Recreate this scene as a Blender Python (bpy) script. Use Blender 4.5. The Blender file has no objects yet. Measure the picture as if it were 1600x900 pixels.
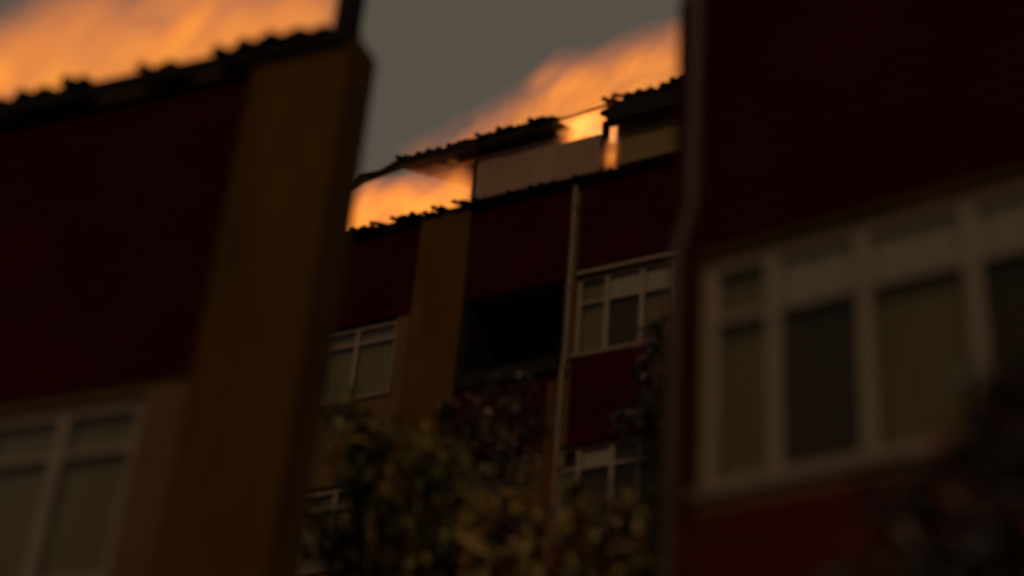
import bpy, bmesh, math, random
from mathutils import Vector, Matrix, noise
random.seed(7)
S = bpy.context.scene
R = math.radians

# ------------------------------------------------------------------ camera
phi, psi, roll = R(32), R(30.3), R(5.0)
fw = Vector((-math.sin(psi)*math.cos(phi), math.cos(psi)*math.cos(phi), math.sin(phi)))
r0 = Vector((math.cos(psi), math.sin(psi), 0))
u0 = r0.cross(fw)
rt = r0*math.cos(roll) + u0*math.sin(roll)
up = -r0*math.sin(roll) + u0*math.cos(roll)
cd = bpy.data.cameras.new('camera')
cam = bpy.data.objects.new('camera', cd)
S.collection.objects.link(cam)
CAM = Vector((0, 0, 13.5)) - 22.4*fw
m = Matrix((rt, up, -fw)).transposed().to_4x4()
m.translation = CAM
cam.matrix_world = m
cd.sensor_width = 36
cd.lens = 2600/1600*36
cd.clip_start = 0.1
cd.clip_end = 2000
cd.dof.use_dof = True
cd.dof.focus_distance = 48
cd.dof.aperture_fstop = 0.42
S.camera = cam

# ------------------------------------------------------------------ world: smoky night sky lit from below by a town
w = bpy.data.worlds.new('World'); S.world = w; w.use_nodes = True
nt = w.node_tree; nt.nodes.clear()
out = nt.nodes.new('ShaderNodeOutputWorld'); bg = nt.nodes.new('ShaderNodeBackground')
tc = nt.nodes.new('ShaderNodeTexCoord'); nz = nt.nodes.new('ShaderNodeTexNoise')
nz.inputs['Scale'].default_value = 1.6; nz.inputs['Detail'].default_value = 2
rp = nt.nodes.new('ShaderNodeValToRGB')
rp.color_ramp.elements[0].position = .35; rp.color_ramp.elements[0].color = (.083, .075, .061, 1)
rp.color_ramp.elements[1].position = .7; rp.color_ramp.elements[1].color = (.105, .083, .062, 1)
nt.links.new(tc.outputs['Generated'], nz.inputs['Vector']); nt.links.new(nz.outputs['Fac'], rp.inputs['Fac'])
nt.links.new(rp.outputs['Color'], bg.inputs['Color']); bg.inputs['Strength'].default_value = 1.0
nt.links.new(bg.outputs[0], out.inputs[0])

# the one sun lamp, turned right down for night: a faint warm light from behind the camera
sd = bpy.data.lights.new('sun', 'SUN'); sd.energy = 0.30; sd.angle = R(6); sd.color = (1, .72, .42)
so = bpy.data.objects.new('sun', sd); S.collection.objects.link(so)
so.rotation_euler = (R(60), 0, R(24))

S.view_settings.view_transform = 'Standard'
S.view_settings.look = 'None'
S.view_settings.exposure = 0
S.view_settings.gamma = 1
S.render.engine = 'CYCLES'
S.cycles.use_denoising = True
S.cycles.volume_step_rate = 1.0
S.cycles.max_bounces = 6
S.cycles.volume_bounces = 0

# ------------------------------------------------------------------ helpers
def link(o, parent=None):
    S.collection.objects.link(o)
    if parent: o.parent = parent
    return o
def tag(o, label=None, cat=None, group=None, kind=None):
    if label: o['label'] = label
    if cat: o['category'] = cat
    if group: o['group'] = group
    if kind: o['kind'] = kind
    return o
def empty(name, loc=(0, 0, 0)):
    o = bpy.data.objects.new(name, None); o.empty_display_size = .3
    link(o); o.location = loc
    return o
class MB:
    def __init__(s): s.v = []; s.f = []; s.mi = []
    def quad(s, a, b, c, d, mi=0):
        n = len(s.v); s.v += [tuple(a), tuple(b), tuple(c), tuple(d)]; s.f.append((n, n+1, n+2, n+3)); s.mi.append(mi)
    def box(s, x0, x1, y0, y1, z0, z1, M=None, mi=0):
        n = len(s.v)
        P = [Vector((x, y, z)) for x in (x0, x1) for y in (y0, y1) for z in (z0, z1)]
        if M: P = [M @ p for p in P]
        s.v += [tuple(p) for p in P]
        for f in ((0, 1, 3, 2), (4, 6, 7, 5), (0, 4, 5, 1), (2, 3, 7, 6), (0, 2, 6, 4), (1, 5, 7, 3)):
            s.f.append(tuple(n+k for k in f)); s.mi.append(mi)
    def tube(s, pts, rad, seg=8, cap=True):
        n0 = len(s.v)
        for i, p in enumerate(pts):
            p = Vector(p)
            d = (Vector(pts[min(i+1, len(pts)-1)]) - Vector(pts[max(i-1, 0)])).normalized()
            a = d.orthogonal().normalized() if abs(d.z) < .99 else Vector((1, 0, 0))
            if abs(d.z) < .99: a = d.cross(Vector((0, 0, 1))).normalized()
            b = d.cross(a)
            for k in range(seg):
                t = 2*math.pi*k/seg
                s.v.append(tuple(p + (a*math.cos(t) + b*math.sin(t))*rad[i]))
        for i in range(len(pts)-1):
            for k in range(seg):
                A = n0+i*seg+k; B = n0+i*seg+(k+1) % seg
                s.f.append((A, B, B+seg, A+seg)); s.mi.append(0)
        if cap:
            s.f.append(tuple(n0+k for k in range(seg))); s.mi.append(0)
            s.f.append(tuple(n0+(len(pts)-1)*seg+k for k in reversed(range(seg)))); s.mi.append(0)
    def build(s, name, mats, parent=None, bevel=0, smooth=False, weld=False):
        me = bpy.data.meshes.new(name); me.from_pydata(s.v, [], s.f)
        for mt in (mats if isinstance(mats, (list, tuple)) else [mats]): me.materials.append(mt)
        me.polygons.foreach_set('material_index', s.mi)
        if smooth: me.polygons.foreach_set('use_smooth', [True]*len(s.f))
        me.update()
        bm = bmesh.new(); bm.from_mesh(me)
        if weld: bmesh.ops.remove_doubles(bm, verts=bm.verts, dist=1e-4)
        bmesh.ops.recalc_face_normals(bm, faces=bm.faces); bm.to_mesh(me); bm.free()
        o = link(bpy.data.objects.new(name, me), parent)
        if bevel:
            b = o.modifiers.new('bevel', 'BEVEL'); b.width = bevel; b.segments = 2; b.limit_method = 'ANGLE'
        return o
def boxo(name, mat, parent, x0, x1, y0, y1, z0, z1, bevel=.004, M=None):
    b = MB(); b.box(x0, x1, y0, y1, z0, z1, M); return b.build(name, mat, parent, bevel)

def mat(name, c1, c2, rough=.8, scale=4, bump=.3, bscale=30, metal=0, stretch=(1, 1, 1), spec=.3):
    m_ = bpy.data.materials.new(name); m_.use_nodes = True
    n = m_.node_tree.nodes; l = m_.node_tree.links; p = n['Principled BSDF']
    t = n.new('ShaderNodeTexCoord'); mp = n.new('ShaderNodeMapping'); mp.inputs['Scale'].default_value = stretch
    a = n.new('ShaderNodeTexNoise'); a.inputs['Scale'].default_value = scale; a.inputs['Detail'].default_value = 6; a.inputs['Roughness'].default_value = .65
    r = n.new('ShaderNodeValToRGB'); r.color_ramp.elements[0].position = .32; r.color_ramp.elements[1].position = .7
    r.color_ramp.elements[0].color = (*c1, 1); r.color_ramp.elements[1].color = (*c2, 1)
    b = n.new('ShaderNodeTexNoise'); b.inputs['Scale'].default_value = bscale; b.inputs['Detail'].default_value = 4
    bu = n.new('ShaderNodeBump'); bu.inputs['Strength'].default_value = bump; bu.inputs['Distance'].default_value = .02
    l.new(t.outputs['Object'], mp.inputs['Vector']); l.new(mp.outputs[0], a.inputs['Vector']); l.new(mp.outputs[0], b.inputs['Vector'])
    l.new(a.outputs['Fac'], r.inputs['Fac']); l.new(r.outputs['Color'], p.inputs['Base Color'])
    l.new(b.outputs['Fac'], bu.inputs['Height']); l.new(bu.outputs['Normal'], p.inputs['Normal'])
    p.inputs['Roughness'].default_value = rough; p.inputs['Metallic'].default_value = metal
    p.inputs['Specular IOR Level'].default_value = spec
    return m_

RED = mat('red_hung_tile', (.038, .0012, .0008), (.060, .0022, .0010), .95, 1.2, .35, 20, spec=.08)
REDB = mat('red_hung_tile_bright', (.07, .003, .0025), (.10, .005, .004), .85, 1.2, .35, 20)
OCHRE = mat('ochre_render', (.070, .031, .004), (.150, .068, .010), .95, 1.1, .3, 45, stretch=(1.6, 1.6, .5), spec=.1)
BEIGE = mat('beige_render', (.11, .056, .016), (.18, .094, .032), .9, 1.1, .3, 45)
PANEL = mat('attic_panel', (.29, .165, .12), (.42, .245, .175), .75, 1.3, .2, 30)
OLIVE = mat('sooty_panel', (.20, .125, .05), (.28, .18, .075), .8, 1.3, .2, 30)
CHAR = mat('charred_wood', (.006, .004, .004), (.02, .012, .01), .9, 6, .8, 25)
TILE = mat('sooty_roof_tile', (.008, .005, .005), (.022, .012, .012), .85, 3, .5, 30)
WHITE = mat('white_window_paint', (.28, .20, .145), (.37, .265, .19), .55, 3, .1, 40)
SILL = mat('sill_paint', (.22, .14, .09), (.3, .19, .13), .6, 3, .1, 40)
PIPE = mat('pale_downpipe', (.20, .125, .09), (.27, .17, .125), .5, 3, .1, 40)
DARKR = mat('dark_room', (.006, .005, .004), (.012, .009, .008), .95, 2, .1, 10)  # near-black colour, also puts shade into the balcony recess
CURT_O = mat('olive_curtain', (.34, .26, .10), (.44, .34, .14), .9, 2, .6, 8, stretch=(9, 1, .4))
CURT_P = mat('pale_blind', (.74, .62, .54), (.85, .72, .62), .9, 2, .4, 8, stretch=(1, 1, 14))
CURT_D = mat('brown_curtain', (.09, .05, .03), (.13, .075, .045), .9, 2, .6, 8, stretch=(9, 1, .4))
SLAB = mat('concrete', (.16, .13, .09), (.24, .20, .14), .9, 3, .3, 40)
GROUND = mat('night_lawn', (.02, .03, .010), (.05, .055, .02), .95, .7, .8, 9)
PATH = mat('paving', (.10, .09, .08), (.16, .145, .125), .9, 3, .3, 30)
BARK = mat('bark', (.020, .014, .010), (.05, .034, .022), .95, 7, 1, 18, stretch=(3, 3, .6))

GL = bpy.data.materials.new('window_glass'); GL.use_nodes = True
n = GL.node_tree.nodes; l = GL.node_tree.links; n.remove(n['Principled BSDF'])
g = n.new('ShaderNodeBsdfGlossy'); g.inputs['Roughness'].default_value = .06
tr = n.new('ShaderNodeBsdfTransparent'); tr.inputs['Color'].default_value = (.8, .8, .76, 1)
fr = n.new('ShaderNodeFresnel'); fr.inputs['IOR'].default_value = 1.3; mx = n.new('ShaderNodeMixShader')
l.new(fr.outputs[0], mx.inputs[0]); l.new(tr.outputs[0], mx.inputs[1]); l.new(g.outputs[0], mx.inputs[2])
l.new(mx.outputs[0], n['Material Output'].inputs['Surface'])

def leafmat(name, c, rough=.42):
    m_ = bpy.data.materials.new(name); m_.use_nodes = True
    n = m_.node_tree.nodes; l = m_.node_tree.links; p = n['Principled BSDF']
    a = n.new('ShaderNodeTexNoise'); a.inputs['Scale'].default_value = 9; t = n.new('ShaderNodeTexCoord')
    r = n.new('ShaderNodeValToRGB'); r.color_ramp.elements[0].position = .3; r.color_ramp.elements[1].position = .7
    r.color_ramp.elements[0].color = (*[k*.6 for k in c], 1); r.color_ramp.elements[1].color = (*[k*1.25 for k in c], 1)
    l.new(t.outputs['Object'], a.inputs['Vector']); l.new(a.outputs['Fac'], r.inputs['Fac']); l.new(r.outputs['Color'], p.inputs['Base Color'])
    p.inputs['Roughness'].default_value = rough; p.inputs['Specular IOR Level'].default_value = .6
    return m_
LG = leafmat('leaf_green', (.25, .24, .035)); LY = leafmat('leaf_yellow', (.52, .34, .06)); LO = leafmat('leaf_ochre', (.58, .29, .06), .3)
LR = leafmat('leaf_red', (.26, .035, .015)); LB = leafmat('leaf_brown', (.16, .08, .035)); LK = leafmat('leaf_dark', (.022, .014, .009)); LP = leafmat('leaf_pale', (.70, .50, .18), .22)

# ------------------------------------------------------------------ ground
b = MB(); b.quad((-400, -400, 0), (400, -400, 0), (400, 400, 0), (-400, 400, 0))
tag(b.build('ground', GROUND), kind='structure')
b = MB(); b.box(-30, 30, -19, -12, -.2, .004)
tag(b.build('path', PATH), kind='structure')
b = MB(); b.box(-30, 30, -12, -11.85, -.2, .12)
tag(b.build('kerb', SLAB, bevel=.01), kind='structure')

# ------------------------------------------------------------------ building kit
def wall(name, material, parent, xb, zb, solid, y, thick):
    """front wall from a grid of cells, solid(i,j) False leaves an opening with reveals"""
    b = MB(); nx, nz_ = len(xb)-1, len(zb)-1
    ok = lambda i, j: 0 <= i < nx and 0 <= j < nz_ and solid(.5*(xb[i]+xb[i+1]), .5*(zb[j]+zb[j+1]))
    for i in range(nx):
        for j in range(nz_):
            if not ok(i, j): continue
            x0, x1, z0, z1 = xb[i], xb[i+1], zb[j], zb[j+1]
            b.quad((x0, y, z0), (x1, y, z0), (x1, y, z1), (x0, y, z1))
            b.quad((x0, y+thick, z0), (x0, y+thick, z1), (x1, y+thick, z1), (x1, y+thick, z0))
            if not ok(i-1, j): b.quad((x0, y, z0), (x0, y, z1), (x0, y+thick, z1), (x0, y+thick, z0))
            if not ok(i+1, j): b.quad((x1, y, z0), (x1, y+thick, z0), (x1, y+thick, z1), (x1, y, z1))
            if not ok(i, j-1): b.quad((x0, y, z0), (x0, y+thick, z0), (x1, y+thick, z0), (x1, y, z0))
            if not ok(i, j+1): b.quad((x0, y, z1), (x1, y, z1), (x1, y+thick, z1), (x0, y+thick, z1))
    return b.build(name, material, parent)

def cladding(parent, x0, x1, z0, z1, y, label=None, material=None, tw=.165, ex=.105):
    """rows of hung tiles, joined: too small to pick apart"""
    b = MB(); row = 0; z = z0
    while z < z1-.02:
        x = x0 - (tw/2 if row % 2 else 0)
        while x < x1:
            a, c = max(x, x0)+.002, min(x+tw, x1)-.002
            if c-a > .02:
                t = random.uniform(-.003, .003); top = min(z+ex+.03, z1)
                yb = y-.036+t
                b.quad((a, yb, z), (c, yb+random.uniform(-.003, .003), z), (c, y-.012, top), (a, y-.012, top))
                b.quad((a, yb, z), (a, y-.004, z), (c, y-.004, z), (c, yb, z))
                b.quad((a, yb, z), (a, y-.012, top), (a, y-.001, top), (a, y-.001, z))
                b.quad((c, yb, z), (c, y-.001, z), (c, y-.001, top), (c, y-.012, top))
            x += tw
        z += ex; row += 1
    o = b.build('tile_cladding', material or RED, parent); o['kind'] = 'stuff'
    return o

def window(parent, xs, z0, z1, y, transom=None, fills=None, fans=None, fw_=.055):
    """xs: outer left, mullions..., outer right"""
    b = MB(); x0, x1 = xs[0], xs[-1]; yf, yb = y+.03, y+.10
    b.box(x0, x0+fw_, yf, yb, z0, z1); b.box(x1-fw_, x1, yf, yb, z0, z1)
    b.box(x0+fw_, x1-fw_, yf, yb, z1-fw_, z1); b.box(x0+fw_, x1-fw_, yf, yb, z0, z0+fw_)
    W = b.build('window', WHITE, parent, .005)
    for x in xs[1:-1]:
        boxo('mullion', WHITE, W, x-fw_/2, x+fw_/2, yf-.004, yb+.004, z0+fw_, z1-fw_)
    for i in range(len(xs)-1):
        a = xs[i]+(fw_ if i == 0 else fw_/2); c = xs[i+1]-(fw_ if i == len(xs)-2 else fw_/2)
        lo, hi = z0+fw_, z1-fw_
        cells = [(lo, hi, (fills or [None]*9)[i])]
        if transom:
            boxo('transom', WHITE, W, a, c, yf+.002, yb-.002, transom-.022, transom+.022)
            cells = [(lo, transom-.022, (fills or [None]*9)[i]), (transom+.022, hi, (fans or [None]*9)[i])]
        for (p, q, cm) in cells:
            boxo('pane', GL, W, a, c, y+.062, y+.068, p, q, 0)
            if cm:
                b = MB(); k = 14
                for s_ in range(k):
                    u, v = a+(c-a)*s_/k, a+(c-a)*(s_+1)/k
                    yy = [(y+.085 if cm is CURT_P else y+.12)+.012*math.sin((s_+e)*1.9) for e in (0, 1)]
                    b.quad((u, yy[0], p), (v, yy[1], p), (v, yy[1], q), (u, yy[0], q))
                b.build('blind' if cm is CURT_P else 'curtain', cm, W)
    boxo('window_sill', SILL, W, x0-.04, x1+.04, y-.06, y+.10, z0-.05, z0-.002, .006)
    return W

def tiles(parent, x0, x1, y, z, tw=.17, ln=.34, pitch=26, courses=2, droop=0, ragged=.0, material=None):
    me = None
    k = 0
    for c in range(courses):
        x = x0 + (tw/2 if c % 2 else 0)
        while x < x1-tw*.4:
            if ragged and random.random() < ragged: x += tw; continue
            if me is None:
                b = MB(); seg = 4                       # a clay tile with a shallow S section
                for i in range(seg):
                    u, v = tw*i/seg, tw*(i+1)/seg
                    zu, zv = .028*math.sin(i/seg*2*math.pi), .028*math.sin((i+1)/seg*2*math.pi)
                    b.quad((u, 0, zu), (v, 0, zv), (v, ln, zv), (u, ln, zu))
                    b.quad((u, 0, zu-.022), (u, ln, zu-.022), (v, ln, zv-.022), (v, 0, zv-.022))
                    b.quad((u, 0, zu-.022), (v, 0, zv-.022), (v, 0, zv), (u, 0, zu))
                    b.quad((u, ln, zu-.022), (u, ln, zu), (v, ln, zv), (v, ln, zv-.022))
                o = b.build('roof_tile', material or TILE, parent); me = o.data
            else:
                o = link(bpy.data.objects.new('roof_tile', me), parent)
            o.rotation_euler = (R(pitch+random.uniform(-4, 5)), random.uniform(-.05, .05), random.uniform(-.06, .06))
            if ragged and random.random() < .3: o.rotation_euler = (R(pitch+random.uniform(-16, 14)), random.uniform(-.25, .25), random.uniform(-.3, .3))
            o.location = (x, y + c*ln*.7*math.cos(R(pitch))+random.uniform(-.06, .03), z + c*ln*.7*math.sin(R(pitch)) + .012*c + random.uniform(-.012, .012))
            x += tw; k += 1

# ------------------------------------------------------------------ the burning block of flats in the middle
B = empty('apartment_block', (0, 4, 0))
tag(B, 'dark red tile-hung flats with burning attic and roof, seen through the gap', 'apartment building')
B.location = (0, 0, 0)
heads = [13.45, 10.95, 8.45, 5.95, 3.45]
WX = {0: [(-5.6, -3.9), (-3.02, -1.79), (-.65, .80), (.97, 2.36), (4.6, 6.2)]}
def wins(h):
    if h == 10.95: return [(-5.6, -3.9), (-3.02, -1.79), (-.9, -.1), (.85, 2.36), (4.6, 6.2)]
    return WX[0]
xb = sorted(set([-9, 9.5, -5.6, -3.9, -3.02, -1.79, -.65, .80, .97, 2.36, 4.6, 6.2, -.9, -.1, .85]))
zb = sorted(set([0, 15.02] + heads + [h-1.2 for h in heads]))
def solid(x, z):
    for h in heads:
        if h-1.2 < z < h:
            for a, c in wins(h):
                if a < x < c: return False
    return True
wall('wall', BEIGE, B, xb, zb, solid, 0, .28)
# sides, back, floors
b = MB(); b.box(-9, -8.75, .28, 8, 0, 15.02); b.box(9.25, 9.5, .28, 8, 0, 15.02); b.box(-8.75, 9.25, 7.75, 8, 0, 15.02)
b.build('outer_wall', OCHRE, B)
for h in [0]+heads:
    z = h+.35 if h else .02
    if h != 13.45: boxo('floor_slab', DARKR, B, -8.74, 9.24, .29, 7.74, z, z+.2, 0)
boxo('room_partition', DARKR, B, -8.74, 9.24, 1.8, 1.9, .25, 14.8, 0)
boxo('attic_floor', CHAR, B, -9, 9.5, .002, 8, 15.022, 15.08, 0)
# spandrels of red hung tiles
def span(x0, x1):
    for i, h in enumerate(heads[:1] if x0 == -3.4 else heads):
        ztop = 14.97 if i == 0 else heads[i-1]-1.27
        cladding(B, x0, x1, h+.0, ztop, 0)
for (x0, x1) in ((-5.8, -3.75), (-3.4, -1.54), (-.71, .86), (.98, 3.3), (3.6, 6.4)): span(x0, x1)
# pilasters in ochre render
for (x0, x1) in ((-1.53, -.72), (-9, -8.3), (7, 7.9)):
    boxo('pilaster', OCHRE, B, x0, x1, -.09, -.001, 0, 14.93, .006)
boxo('pilaster_strip', OCHRE, B, .68, .84, -.07, -.001, 0, 11.88, .006)
# dark open balcony recess and its slab; near-black pieces paint in the shade
for h in heads:
    if h == 10.95:
        window(B, [-.9, -.5, -.1], h-1.2, h, .02, None, [CURT_D, CURT_D])
        continue
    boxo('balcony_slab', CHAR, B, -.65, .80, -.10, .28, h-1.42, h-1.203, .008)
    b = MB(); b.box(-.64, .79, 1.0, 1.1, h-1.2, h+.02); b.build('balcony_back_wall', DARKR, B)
    for q0, q1 in ((-.712, -.648), (.798, .866)): boxo('recess_shade_strip', DARKR, B, q0, q1, -.035, -.001, h-1.27, h-.002, .003)  # added strips over the beige jambs, recess shade put into their colour
    boxo('recess_shade_sheet', DARKR, B, -.649, -.63, .004, .9, h-1.2, h-.002, 0)  # added sheet on the left reveal, its near-black colour is painted shade
for h in heads:
    if h == 13.45:
        window(B, [-3.02, -2.46, -1.79], h-1.2, h-.03, .02, h-.30, [CURT_O, CURT_O], [CURT_O, CURT_O])
        window(B, [.97, 1.40, 1.90, 2.36], h-1.2, h, .02, h-.40, [CURT_O, CURT_D, CURT_O], [CURT_O, CURT_P, CURT_P], .06)
    elif h == 10.95:
        window(B, [-3.02, -2.46, -1.79], h-1.2, h-.03, .02, h-.30, [CURT_O, CURT_O], [CURT_O, CURT_O])
        window(B, [.85, 1.13, 1.58, 1.95, 2.36], h-1.2, h, .02, h-.30, [CURT_O, CURT_D, CURT_D, CURT_D], [CURT_D, CURT_P, CURT_D, CURT_D])
    else:
        window(B, [-3.02, -2.46, -1.79], h-1.2, h, .02, h-.30, [CURT_O, CURT_O], [CURT_O, CURT_O])
        window(B, [.97, 1.40, 1.90, 2.36], h-1.2, h, .02, h-.40, [CURT_D, CURT_D, CURT_O], [CURT_O, CURT_P, CURT_D])
    window(B, [-5.6, -4.8, -3.9], h-1.2, h, .02, h-.30, [CURT_D, CURT_O], [CURT_O, CURT_O])
    window(B, [4.6, 5.4, 6.2], h-1.2, h, .02, h-.30, [CURT_D, CURT_O], [CURT_O, CURT_O])
# pale head board over the right hand window
boxo('window_head_board', WHITE, B, .99, 2.6, -.045, -.040+.02, 13.452, 13.50, .003)
# downpipe with brackets
b = MB(); b.tube([(.925, -.10, 14.86), (.925, -.10, 12.3), (.90, -.10, 11.95), (.90, -.10, .1)], [.036]*4, 10)
pp = b.build('downpipe', PIPE, B, smooth=True)
for z in (14.5, 13.2, 12.0, 10.6, 9.0, 7.4, 5.8, 4.2, 2.6, 1.0):
    boxo('pipe_bracket', PIPE, pp, .875, .975, -.145, -.045, z, z+.03, .003)
# attic storey
boxo('attic_panel', PANEL, B, -.73, .56, -.03, .06, 15.12, 15.90, .006)
boxo('attic_panel', PANEL, B, .565, 1.22, -.033, .06, 15.10, 15.74, .006)
boxo('sooty_panel', OLIVE, B, 1.47, 2.6, -.03, .06, 15.12, 15.92, .006)['label'] = 'soot stained olive panel'
boxo('sooty_panel', OLIVE, B, 2.605, 9.4, -.033, .06, 15.12, 15.92, .006)
boxo('sooty_panel', OLIVE, B, -1.08, -.735, -.028, .05, 15.86, 16.05, .006)
boxo('attic_post', CHAR, B, -.80, -.735, -.02, .12, 15.082, 15.96, .004)
boxo('attic_post', CHAR, B, 1.225, 1.29, -.02, .12, 15.082, 15.96, .004)
boxo('attic_post', CHAR, B, -2.6, -2.5, 1.2, 1.3, 15.082, 15.96, .004)
boxo('attic_back_wall', CHAR, B, -9, 9.5, 2.4, 2.55, 15.082, 15.9, 0)
boxo('wall_plate', CHAR, B, -.80, .50, -.022, .12, 15.905, 16.0, .004)
boxo('wall_plate', CHAR, B, 1.30, 9.5, -.022, .12, 15.925, 16.0, .004)
# burnt beam crossing the hole, and the stump on the left
b = MB(); b.tube([(.44, -.12, 16.12), (.8, -.12, 16.10), (1.36, -.10, 16.16)], [.022, .017, .024], 6); b.build('burnt_batten', CHAR, B)
b = MB(); b.tube([(-3.6, -.16, 15.66), (-2.95, -.17, 15.80), (-2.75, -.15, 15.82), (-2.6, -.19, 15.90), (-2.3, -.18, 15.91), (-1.9, -.2, 15.99)], [.075, .09, .05, .08, .055, .09], 6); b.build('burnt_beam', CHAR, B)
b = MB(); b.tube([(-9, -.1, 15.7), (-6, -.12, 15.66), (-3.6, -.16, 15.66)], [.06, .05, .045], 6); b.build('burnt_beam', CHAR, B)
# roof: sloping slabs with a burnt edge, left one lower, right one thicker
def roof(x0, x1, ye, ze, th, name='roof', le=0, re_=0):
    b = MB(); N = max(3, int((x1-x0)/.11)); L = 5.0; pitch = R(26)
    prof = []
    for i in range(N+1):
        x = x0+(x1-x0)*i/N
        j = random.uniform(-.055, .045); taper = 1
        if le and x-x0 < .35: taper = .35+.65*(x-x0)/.35
        if re_ and x1-x < .35: taper = .4+.6*(x1-x)/.35
        zt = ze+th*.5*taper+j; zb_ = ze-th*.5*taper+random.uniform(-.035, .02)
        prof.append([(x, ye+random.uniform(-.02, .02), zb_), (x, ye, zt), (x, ye+L*math.cos(pitch), zt+L*math.sin(pitch)), (x, ye+L*math.cos(pitch), zb_+L*math.sin(pitch)-.0)])
    for i in range(N):
        for k in range(4):
            b.quad(prof[i][k], prof[i][(k+1) % 4], prof[i+1][(k+1) % 4], prof[i+1][k])
    b.quad(*prof[0]); b.quad(*reversed(prof[-1]))
    return b.build(name, CHAR, B)
roof(-2.08, .58, -.25, 15.98, .17, le=1, re_=1)
roof(1.30, 9.7, -.25, 15.93, .34, le=1)
tiles(B, -2.0, .52, -.30, 16.04, ragged=.2)
tiles(B, 1.34, 4.6, -.30, 16.10, ragged=.18)
boxo('fascia_board', CHAR, B, 1.42, 9.7, -.285, -.262, 15.70, 15.94, .004)
# lower skirt of tiles along the attic floor, ragged under the flames
tiles(B, -4.2, -.80, -.20, 15.0, ragged=.18, courses=1, pitch=20)
tiles(B, -.80, 3.3, -.16, 14.985, ragged=.0, courses=1, pitch=24)
boxo('gutter_board', CHAR, B, -9, 9.5, -.085, -.0385, 14.90, 15.03, .004)

# ------------------------------------------------------------------ nearer block on the left (roof edge burning)
def prism(name, material, parent, foot, z0, z1):
    b = MB(); n_ = len(foot)
    for i in range(n_):
        p, q = foot[i], foot[(i+1) % n_]
        b.quad((*p, z0), (*q, z0), (*q, z1), (*p, z1))
    k = len(b.v); b.v += [(*p, z1) for p in foot]; b.f.append(tuple(range(k, k+n_))); b.mi.append(0)
    return b.build(name, material, parent)
YL = -9.4
Lb = empty('apartment_block')
tag(Lb, 'near dark red block at the left with flaming eave and ochre corner', 'apartment building')
xbl = [-7, -2.6, -1.2, .9, 2.98, 4.13]; headsL = [6.42, 3.7]
def solidL(x, z):
    for h in headsL:
        if h-1.25 < z < h and (.9 < x < 2.98 or -2.6 < x < -1.2): return False
    return True
wall('wall', BEIGE, Lb, xbl, sorted([0, 9.02]+headsL+[h-1.25 for h in headsL]), solidL, YL, .25)
prism('outer_wall', OCHRE, Lb, [(4.13, YL+.251), (3.8, YL+.42), (-1.2, -3.3), (-7, -3.3), (-7, -3.5), (-1.3, -3.5), (3.65, YL+.4), (3.65, YL+.251)], 0, 9.02)
prism('outer_wall', OCHRE, Lb, [(-7, YL+.251), (-6.8, YL+.251), (-6.8, -3.51), (-7, -3.51)], 0, 9.02)
prism('roof_deck', CHAR, Lb, [(4.13, YL+.002), (3.8, YL+.42), (-1.2, -3.3), (-7, -3.3), (-7, YL+.002)], 9.022, 9.08)
boxo('room_partition', DARKR, Lb, -6.7, 1.5, -7.3, -7.2, .1, 8.8, 0)
boxo('room_partition', DARKR, Lb, 1.51, 3.4, -8.75, -8.7, .1, 8.8, 0)
for (x0, x1) in ((-3.4, -.6), (.2, 3.345)):
    cladding(Lb, x0, x1, 6.50, 8.96, YL); cladding(Lb, x0, x1, 3.75, 5.08, YL); cladding(Lb, x0, x1, .5, 2.4, YL)
boxo('pilaster', OCHRE, Lb, 3.36, 4.13, YL-.10, YL-.001, 0, 8.98, .01)
for h in headsL:
    window(Lb, [.9, 1.75, 2.35, 2.98], h-1.25, h, YL+.02, h-.34, [CURT_O, CURT_O, CURT_O], [CURT_O, CURT_O, CURT_O], .075)
    window(Lb, [-2.6, -1.9, -1.2], h-1.25, h, YL+.02, h-.34, [CURT_D, CURT_O], [CURT_O, CURT_O], .075)
tiles(Lb, -2.4, 4.02, YL-.20, 9.03, tw=.21, ln=.36, ragged=.12, courses=1, pitch=16)
boxo('gutter_board', CHAR, Lb, -7, 4.11, YL-.16, YL-.105, 8.90, 9.02, .005)
boxo('eave_post', CHAR, Lb, 3.92, 4.06, YL-.06, YL+.10, 9.082, 9.55, .01)

# ------------------------------------------------------------------ nearer block on the right
Rb = empty('apartment_block')
tag(Rb, 'near unlit red block filling the right side, with white framed window', 'apartment building')
headsR = [9.95, 6.60, 3.7]
def solidR(x, z):
    for h in headsR:
        if h-1.38 < z < h and (6.66 < x < 8.75 or 10.2 < x < 12.2): return False
    return True
wall('wall', BEIGE, Rb, [6.5, 6.66, 8.75, 10.2, 12.2, 15], sorted([0, 12.2]+headsR+[h-1.38 for h in headsR]), solidR, YL, .25)
b = MB(); b.box(6.5, 6.75, YL+.251, -3.2, 0, 12.2); b.box(14.75, 15, YL+.251, -3.2, 0, 12.2); b.box(6.751, 14.749, -3.45, -3.2, 0, 12.2)
b.build('outer_wall', OCHRE, Rb)
boxo('roof', CHAR, Rb, 6.2, 15.3, YL-.4, -2.9, 12.202, 12.5, .02)
boxo('room_partition', DARKR, Rb, 6.76, 14.74, -7.4, -7.3, .1, 12.1, 0)
for h in (8.3, 5.0, 2.1): boxo('floor_slab', DARKR, Rb, 6.76, 14.74, YL+.26, -7.41, h, h+.2, 0)
for (x0, x1) in ((6.5, 9.6), (9.7, 14.9)):
    cladding(Rb, x0, x1, 6.66, 8.50, YL); cladding(Rb, x0, x1, 10.0, 12.1, YL); cladding(Rb, x0, x1, 3.75, 5.10, YL, material=REDB); cladding(Rb, x0, x1, .5, 2.2, YL)
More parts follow.
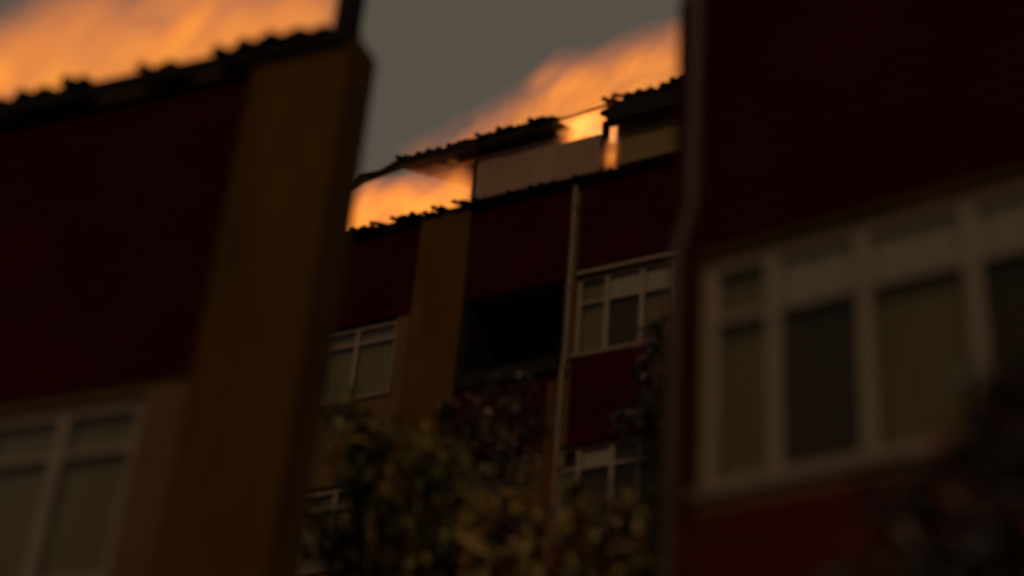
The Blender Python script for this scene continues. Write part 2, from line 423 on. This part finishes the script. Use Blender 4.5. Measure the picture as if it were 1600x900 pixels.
for h in headsR:
    window(Rb, [6.66, 7.06, 7.56, 8.12, 8.75], h-1.38, h, YL+.02, h-.38, [CURT_O, CURT_D, CURT_O, CURT_D], [CURT_O, CURT_P, CURT_P, CURT_P], .075)
    window(Rb, [10.2, 11.2, 12.2], h-1.38, h, YL+.02, h-.38, [CURT_D, CURT_O], [CURT_P, CURT_O], .075)
b = MB(); b.tube([(6.70, YL-.10, 12.1), (6.66, YL-.10, 6.9), (6.57, YL-.10, 6.6), (6.56, YL-.10, .1)], [.034]*4, 10)
for z0_, z1_ in ((5.1, 6.655), (2.2, 3.74)): boxo('corner_strip', RED, Rb, 6.495, 6.655, YL-.03, YL-.001, z0_, z1_, .003)
pp = b.build('downpipe', mat('brown_downpipe', (.10, .05, .04), (.14, .07, .055), .5, 3, .1, 40), Rb, smooth=True)

def seat(root, base, turn=0, pivot=(0, 0)):
    """put the Empty at the building's base; children keep their place; then turn the whole about a pivot"""
    base = Vector(base)
    for c in list(root.children): c.location = Vector(c.location)-base
    p = Vector((pivot[0], pivot[1], 0))
    root.location = p + Matrix.Rotation(turn, 3, 'Z') @ (base-p); root.rotation_euler = (0, 0, turn)
seat(B, (.25, 4, 0)); seat(Lb, (-2, -7, 0), R(5.5), (4.13, YL)); seat(Rb, (10.7, -6.3, 0), R(-5), (6.5, YL))

# ------------------------------------------------------------------ fire: real emitting volumes inside lumpy closed hulls
def flame(name, x0, x1, y, zbase, heights, depth, strength, seed, soft=.35, amp=.35, hot=.5, label='', lean=.5, group=None):
    L = x1-x0; Hm = max(heights)
    K = len(heights)
    def H(u):
        f = u*(K-1); i = min(int(f), K-2); f -= i
        return heights[i]*(1-f)+heights[i+1]*f
    b = MB(); N = max(10, int(L/.14)); rings = []
    for i in range(N+1):
        u = i/N; h = H(u)+amp*.55+.10*noise.noise(Vector((u*L*3, seed, 0)))
        dp = depth*(.75+.2*noise.noise(Vector((u*L*2, seed+5, 1))))+.02
        ring = []
        for k in range(12):
            t = 2*math.pi*k/12
            cz = (math.sin(t)+1)/2
            wy = math.cos(t)*dp*(1-.35*max(0, math.sin(t)))
            dx = lean*h*cz*.3*0 + .05*noise.noise(Vector((u*9, k, seed)))
            ring.append((u*L+dx*(0 if i in (0, N) else 1), wy, cz*h))
        rings.append(ring)
    for i in range(N):
        for k in range(12):
            b.quad(rings[i][k], rings[i][(k+1) % 12], rings[i+1][(k+1) % 12], rings[i+1][k])
    for r_ in (rings[0], list(reversed(rings[-1]))):
        n0 = len(b.v); b.v += r_; b.f.append(tuple(range(n0, n0+12))); b.mi.append(0)
    m_ = bpy.data.materials.new(name+'_fire'); m_.use_nodes = True
    n = m_.node_tree.nodes; l = m_.node_tree.links; n.clear()
    def N_(t, **k):
        x = n.new(t)
        for a, v in k.items():
            setattr(x, a, v)
        return x
    def M_(op, a, c, clamp=False):
        x = N_('ShaderNodeMath', operation=op, use_clamp=clamp)
        for i_, v in enumerate((a, c)):
            if v is None: continue
            if isinstance(v, (int, float)): x.inputs[i_].default_value = v
            else: l.new(v, x.inputs[i_])
        return x.outputs[0]
    t = N_('ShaderNodeTexCoord'); sp = N_('ShaderNodeSeparateXYZ'); l.new(t.outputs['Object'], sp.inputs[0])
    X, Y, Z = sp.outputs
    # wind-sheared, stretched coordinates
    cb = N_('ShaderNodeCombineXYZ')
    xs_ = M_('SUBTRACT', X, M_('MULTIPLY', Z, lean)); l.new(M_('MULTIPLY', xs_, 1.15), cb.inputs[0]); l.new(M_('MULTIPLY', Y, 1.2), cb.inputs[1]); l.new(M_('ADD', M_('MULTIPLY', Z, 1.0), seed*3.7), cb.inputs[2])
    n1 = N_('ShaderNodeTexNoise'); n1.inputs['Scale'].default_value = 1.3; n1.inputs['Detail'].default_value = 3; n1.inputs['Distortion'].default_value = .5
    l.new(cb.outputs[0], n1.inputs['Vector'])
    n2 = N_('ShaderNodeTexNoise'); n2.inputs['Scale'].default_value = 2.1; n2.inputs['Detail'].default_value = 2; n2.inputs['Distortion'].default_value = .8
    l.new(cb.outputs[0], n2.inputs['Vector'])
    fc = N_('ShaderNodeFloatCurve'); cv = fc.mapping.curves[0]
    while len(cv.points) > 2: cv.points.remove(cv.points[1])
    cv.points[0].location = (0, heights[0]/Hm); cv.points[-1].location = (1, heights[-1]/Hm)
    for i in range(1, K-1): cv.points.new(i/(K-1), heights[i]/Hm)
    fc.mapping.update()
    l.new(M_('DIVIDE', X, L, True), fc.inputs['Value'])
    Hn = M_('MULTIPLY', fc.outputs[0], Hm)
    nn = M_('MULTIPLY', M_('SUBTRACT', n1.outputs['Fac'], .5), amp*2)
    f1 = M_('DIVIDE', M_('SUBTRACT', M_('ADD', Hn, nn), Z), soft, True)
    # fade at the two ends and through the depth
    e = M_('MULTIPLY', M_('DIVIDE', X, .22, True), M_('DIVIDE', M_('SUBTRACT', L, X), .22, True))
    dd = M_('SUBTRACT', 1.0, M_('POWER', M_('DIVIDE', M_('ABSOLUTE', Y, None), depth*.85, True), 2.0), True)
    dens = M_('MULTIPLY', M_('MULTIPLY', f1, e), dd)
    tex = M_('ADD', M_('MULTIPLY', M_('SUBTRACT', n2.outputs['Fac'], .38), 1.9, True), .30)
    q = M_('MULTIPLY', dens, tex)
    rp = N_('ShaderNodeValToRGB'); rp.color_ramp.elements[0].color = (.8, .21, .10, 1); rp.color_ramp.elements[0].position = 0
    rp.color_ramp.elements[1].color = (1, .46 if hot > .6 else .37, .11 if hot > .6 else .03, 1); rp.color_ramp.elements[1].position = .9
    mid = rp.color_ramp.elements.new(.4); mid.color = (1, .27, .028, 1)
    l.new(q, rp.inputs[0])
    em = N_('ShaderNodeEmission'); l.new(rp.outputs[0], em.inputs['Color']); l.new(M_('MULTIPLY', q, strength*1.35), em.inputs['Strength'])
    ab = N_('ShaderNodeVolumeAbsorption'); ab.inputs['Color'].default_value = (.25, .2, .15, 1); l.new(M_('MULTIPLY', q, 2.2), ab.inputs['Density'])
    ad = N_('ShaderNodeAddShader'); l.new(em.outputs[0], ad.inputs[0]); l.new(ab.outputs[0], ad.inputs[1])
    o_ = N_('ShaderNodeOutputMaterial'); l.new(ad.outputs[0], o_.inputs['Volume'])
    o = b.build(name, m_, None, smooth=True, weld=True); o.location = (x0, y, zbase)
    tag(o, label, 'fire', group)
    return o
G = 'flames breaking out along the roofs'
flame('flame', -4.6, -.78, .25, 15.06, [.6, .75, .88, .98, .98, .92, .85, .72], .62, 2.5, 1, soft=.30, amp=.25, label='wide orange flame filling the open attic left of the pale panels', lean=.9, group=G)
flame('flame', -4.6, -1.6, .6, 15.9, [.2, .35, .48, .45, .35, .2], .4, 1.5, 2, soft=.3, amp=.3, label='dim pink flame tongue above the burnt beam at the left end of the far roof', lean=.9, group=G)
flame('flame', -2.2, 5.2, .10, 16.05, [.25, .50, .68, 1.0, 1.42, 1.4, 1.45, 1.5, 1.6, 1.5, 1.2, .5], .50, 2.1, 3, soft=.75, amp=.40, label='long wind-blown sheet of flame streaming above the far roof against the sky', lean=1.0, group=G)
flame('flame', .40, 1.42, .30, 15.86, [.60, .62, .64, .68, .70], .34, 6.0, 4, soft=.10, amp=.06, hot=.9, label='brightest yellow flame showing through the hole in the far roof', lean=.8, group=G)
flame('flame', 1.22, 1.56, .02, 15.08, [.35, .6, .66, .5], .16, 5.5, 5, soft=.2, amp=.1, label='thin upright flame licking between the pale panel and the sooty panel', lean=.35, group=G)
fl = flame('flame', -3.0, 3.82, YL+.22, 9.04, [.9, .95, 1.0, 1.15, 1.3, 1.4, 1.45, 1.35, 1.05], .42, 2.1, 6, soft=.6, amp=.45, label='broad orange flame burning along the eave of the near left block', lean=.9, group=G)

pv = Vector((4.13, YL, 0)); fl.location = pv + Matrix.Rotation(R(5.5), 3, 'Z') @ (Vector(fl.location)-pv); fl.rotation_euler = (0, 0, R(5.5))

# ------------------------------------------------------------------ trees
def tree(name, label, base, blobs, mats, leaf=.06, dens=1.0, trunk=.10, group='garden trees between the blocks', hang=False, seed=1, cat='tree', stems=0):
    rnd = random.Random(seed)
    t = empty(name, base); tag(t, label, cat, group)
    bx, by, bz = base
    top = max(bl[0][2] for bl in blobs); cx = sum(bl[0][0] for bl in blobs)/len(blobs); cy = sum(bl[0][1] for bl in blobs)/len(blobs)
    lo = min(bl[0][2] for bl in blobs)
    b = MB(); pts = []; rad = []
    H_ = max(1.0, lo-.2)
    for i in range(8):
        f = i/7
        pts.append((f*f*(cx-bx)+.05*math.sin(f*5+seed), f*f*(cy-by)+.05*math.cos(f*4+seed), f*H_)); rad.append(trunk*(1-.55*f))
    b.tube(pts, rad, 8); tr_ = b.build('trunk', BARK, t, smooth=True)
    fork = Vector(pts[-1]); fork2 = Vector(pts[5])
    for (c, r_) in blobs:
        c = Vector(c)-Vector(base); b = MB(); st = fork if c.z > fork.z else fork2
        mid = st.lerp(c, .5)+Vector((rnd.uniform(-.1, .1), rnd.uniform(-.1, .1), .12))
        b.tube([st, st.lerp(mid, .5)+Vector((0, 0, .04)), mid, c, c+Vector((rnd.uniform(-.05, .05), 0, r_*.9))], [trunk*.42, trunk*.34, trunk*.26, trunk*.14, .004], 6)
        for k in range(7):
            d = Vector((rnd.gauss(0, 1), rnd.gauss(0, 1), rnd.gauss(.3, .8))).normalized()
            b.tube([mid.lerp(c, rnd.uniform(.2, 1)), c+d*r_*.6+Vector((0, 0, .03)), c+d*r_*1.15], [trunk*.13, trunk*.08, .003], 4)
        b.build('limb', BARK, t, smooth=True)
    for k in range(stems):
        b = MB(); x_, y_ = rnd.uniform(-.3, .45), rnd.uniform(-.3, .3); zt = H_+rnd.uniform(.6, 1.9); z0_ = H_*rnd.uniform(.5, .75)
        b.tube([(pts[4][0], pts[4][1], z0_-.3), (x_*.8, y_*.8, z0_+.5), (x_, y_, (z0_+zt)/2+.2), (x_+rnd.uniform(-.08, .08), y_, zt)], [.028, .024, .016, .004], 6)
        b.build('branch', BARK, t, smooth=True)
    b = MB()
    for (c, r_) in blobs:
        c = Vector(c)-Vector(base)
        cl = [(Vector((rnd.gauss(0, 1), rnd.gauss(0, 1), rnd.gauss(0, 1))).normalized()*r_*rnd.uniform(.25, 1.2)*(1, 1, 1)[0], rnd.randrange(len(mats))) for _ in range(int(9+34*r_))]
        nL = int(dens*1500*r_*r_/(leaf/.06)**2)+40
        for k in range(nL):
            cc, cm = rnd.choice(cl)
            p = c+cc+Vector((rnd.gauss(0, 1), rnd.gauss(0, 1), rnd.gauss(0, 1)))*(r_*.10+.02)
            s = leaf*rnd.uniform(.55, 1.3)
            d = Vector((rnd.gauss(0, .5), rnd.gauss(0, .5), -1 if hang or rnd.random() < .6 else rnd.uniform(-.5, .6))).normalized()
            a = d.cross(Vector((rnd.gauss(0, 1), rnd.gauss(0, 1), rnd.gauss(0, .4)))).normalized(); nn_ = a.cross(d)
            q0, q1, q2, q3 = p, p+d*s*.45+a*s*.36+nn_*s*.10, p+d*s, p+d*s*.45-a*s*.36+nn_*s*.10
            n0 = len(b.v); b.v += [tuple(q0), tuple(q1), tuple(q2), tuple(q3)]
            mi = cm if rnd.random() < .85 else rnd.randrange(len(mats))
            b.f += [(n0, n0+1, n0+2), (n0, n0+2, n0+3)]; b.mi += [mi, mi]
    b.build('crown', mats, t)
    return t
low = lambda x, y, z, n=5, r_=.5, s=1: [((x+random.Random(s+i).uniform(-.45, .45), y+random.Random(s+i+50).uniform(-.45, .45), z-.35*i), r_) for i in range(n)]
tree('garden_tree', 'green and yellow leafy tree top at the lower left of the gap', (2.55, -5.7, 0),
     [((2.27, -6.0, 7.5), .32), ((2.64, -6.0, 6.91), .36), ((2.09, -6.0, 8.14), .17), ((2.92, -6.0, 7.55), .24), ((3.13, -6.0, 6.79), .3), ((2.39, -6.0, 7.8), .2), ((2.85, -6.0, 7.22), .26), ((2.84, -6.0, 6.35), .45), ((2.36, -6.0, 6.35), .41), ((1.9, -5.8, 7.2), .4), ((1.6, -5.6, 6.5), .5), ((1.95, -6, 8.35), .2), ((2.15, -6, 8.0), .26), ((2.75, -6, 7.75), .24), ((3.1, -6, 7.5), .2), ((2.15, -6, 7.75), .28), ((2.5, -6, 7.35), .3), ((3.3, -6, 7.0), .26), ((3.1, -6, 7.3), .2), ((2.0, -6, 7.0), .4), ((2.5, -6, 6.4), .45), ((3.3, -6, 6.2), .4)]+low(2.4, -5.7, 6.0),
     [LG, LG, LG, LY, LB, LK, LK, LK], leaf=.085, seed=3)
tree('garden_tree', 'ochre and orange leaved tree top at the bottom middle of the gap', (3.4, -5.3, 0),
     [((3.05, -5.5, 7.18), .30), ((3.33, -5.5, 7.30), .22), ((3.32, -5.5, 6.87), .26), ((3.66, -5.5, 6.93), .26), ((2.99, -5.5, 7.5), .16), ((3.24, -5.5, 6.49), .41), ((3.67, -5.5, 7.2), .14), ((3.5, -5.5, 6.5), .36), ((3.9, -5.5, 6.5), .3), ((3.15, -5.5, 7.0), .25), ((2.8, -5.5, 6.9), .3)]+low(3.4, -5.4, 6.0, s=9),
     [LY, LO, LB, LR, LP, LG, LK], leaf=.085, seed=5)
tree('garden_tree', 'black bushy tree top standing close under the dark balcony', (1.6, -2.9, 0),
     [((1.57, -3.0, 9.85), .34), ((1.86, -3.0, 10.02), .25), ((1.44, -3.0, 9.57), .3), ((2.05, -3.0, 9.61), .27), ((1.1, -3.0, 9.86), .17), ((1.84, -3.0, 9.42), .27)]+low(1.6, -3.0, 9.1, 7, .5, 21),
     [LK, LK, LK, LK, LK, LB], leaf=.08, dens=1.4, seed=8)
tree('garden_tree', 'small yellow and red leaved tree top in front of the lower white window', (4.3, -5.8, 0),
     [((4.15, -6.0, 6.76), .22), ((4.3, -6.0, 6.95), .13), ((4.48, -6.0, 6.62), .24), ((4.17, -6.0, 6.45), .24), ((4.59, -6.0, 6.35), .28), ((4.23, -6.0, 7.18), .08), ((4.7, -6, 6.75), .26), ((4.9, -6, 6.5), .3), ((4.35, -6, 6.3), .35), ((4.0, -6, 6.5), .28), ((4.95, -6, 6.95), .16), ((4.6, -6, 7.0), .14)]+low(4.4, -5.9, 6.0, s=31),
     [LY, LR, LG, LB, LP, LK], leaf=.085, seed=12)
tree('sapling', 'slender sapling with the brightest yellow leaves, bottom middle of the gap', (3.3, -6.4, 0),
     [((3.56, -6.3, 7.02), .09), ((3.50, -6.3, 6.78), .10), ((3.58, -6.3, 6.6), .08), ((3.62, -6.3, 6.35), .12)]+low(3.5, -6.3, 6.0, 3, .25, 71),
     [LP, LO, LP, LY], leaf=.07, dens=2.2, trunk=.035, seed=33)
tree('garden_tree', 'thin dark tree with upright bare branches beside the near right block', (5.3, -6.9, 0),
     [((5.36, -7.0, 7.14), .15), ((5.44, -7.0, 6.73), .17), ((5.34, -7.0, 6.37), .19), ((5.44, -7.0, 5.98), .21), ((5.16, -7.0, 6.58), .11), ((5.31, -7.0, 5.91), .21), ((5.42, -7.0, 7.5), .10)]+low(5.2, -6.9, 5.6, 5, .4, 41),
     [LK, LB, LK, LY, LK], leaf=.075, dens=.45, trunk=.07, stems=9, seed=15)
tree('garden_tree', 'slim tree top of dark red leaves over the right end of the upper white window', (2.7, -.9, 0),
     [((2.68, -1.0, 11.5), .26), ((2.49, -1.0, 11.2), .2), ((2.82, -1.0, 10.97), .22), ((2.79, -1.0, 11.85), .15), ((2.6, -1.0, 11.75), .15), ((2.35, -1, 11.35), .13), ((2.7, -1, 11.2), .25), ((2.55, -1, 10.9), .2)]+low(2.7, -1.0, 10.6, 8, .35, 51),
     [LR, LK, LK, LK], leaf=.10, dens=1.9, trunk=.07, seed=18)
tree('garden_tree', 'dark red leaved shrub top against the near right block below its window', (8.2, -10.7, 0),
     [((8.2, -10.5, 4.30), .27), ((8.01, -10.5, 4.45), .16), ((8.42, -10.5, 4.62), .2), ((8.43, -10.5, 4.18), .28), ((7.95, -10.5, 4.2), .18), ((8.39, -10.5, 4.84), .14), ((8.25, -10.5, 4.68), .15), ((8.1, -10.5, 4.1), .25), ((8.5, -10.5, 4.9), .16), ((7.8, -10.5, 4.05), .18), ((8.3, -10.5, 4.45), .22)]+low(8.3, -10.6, 3.8, 5, .4, 61),
     [LK, LR, LK, LK], leaf=.085, dens=2.2, trunk=.07, seed=21)
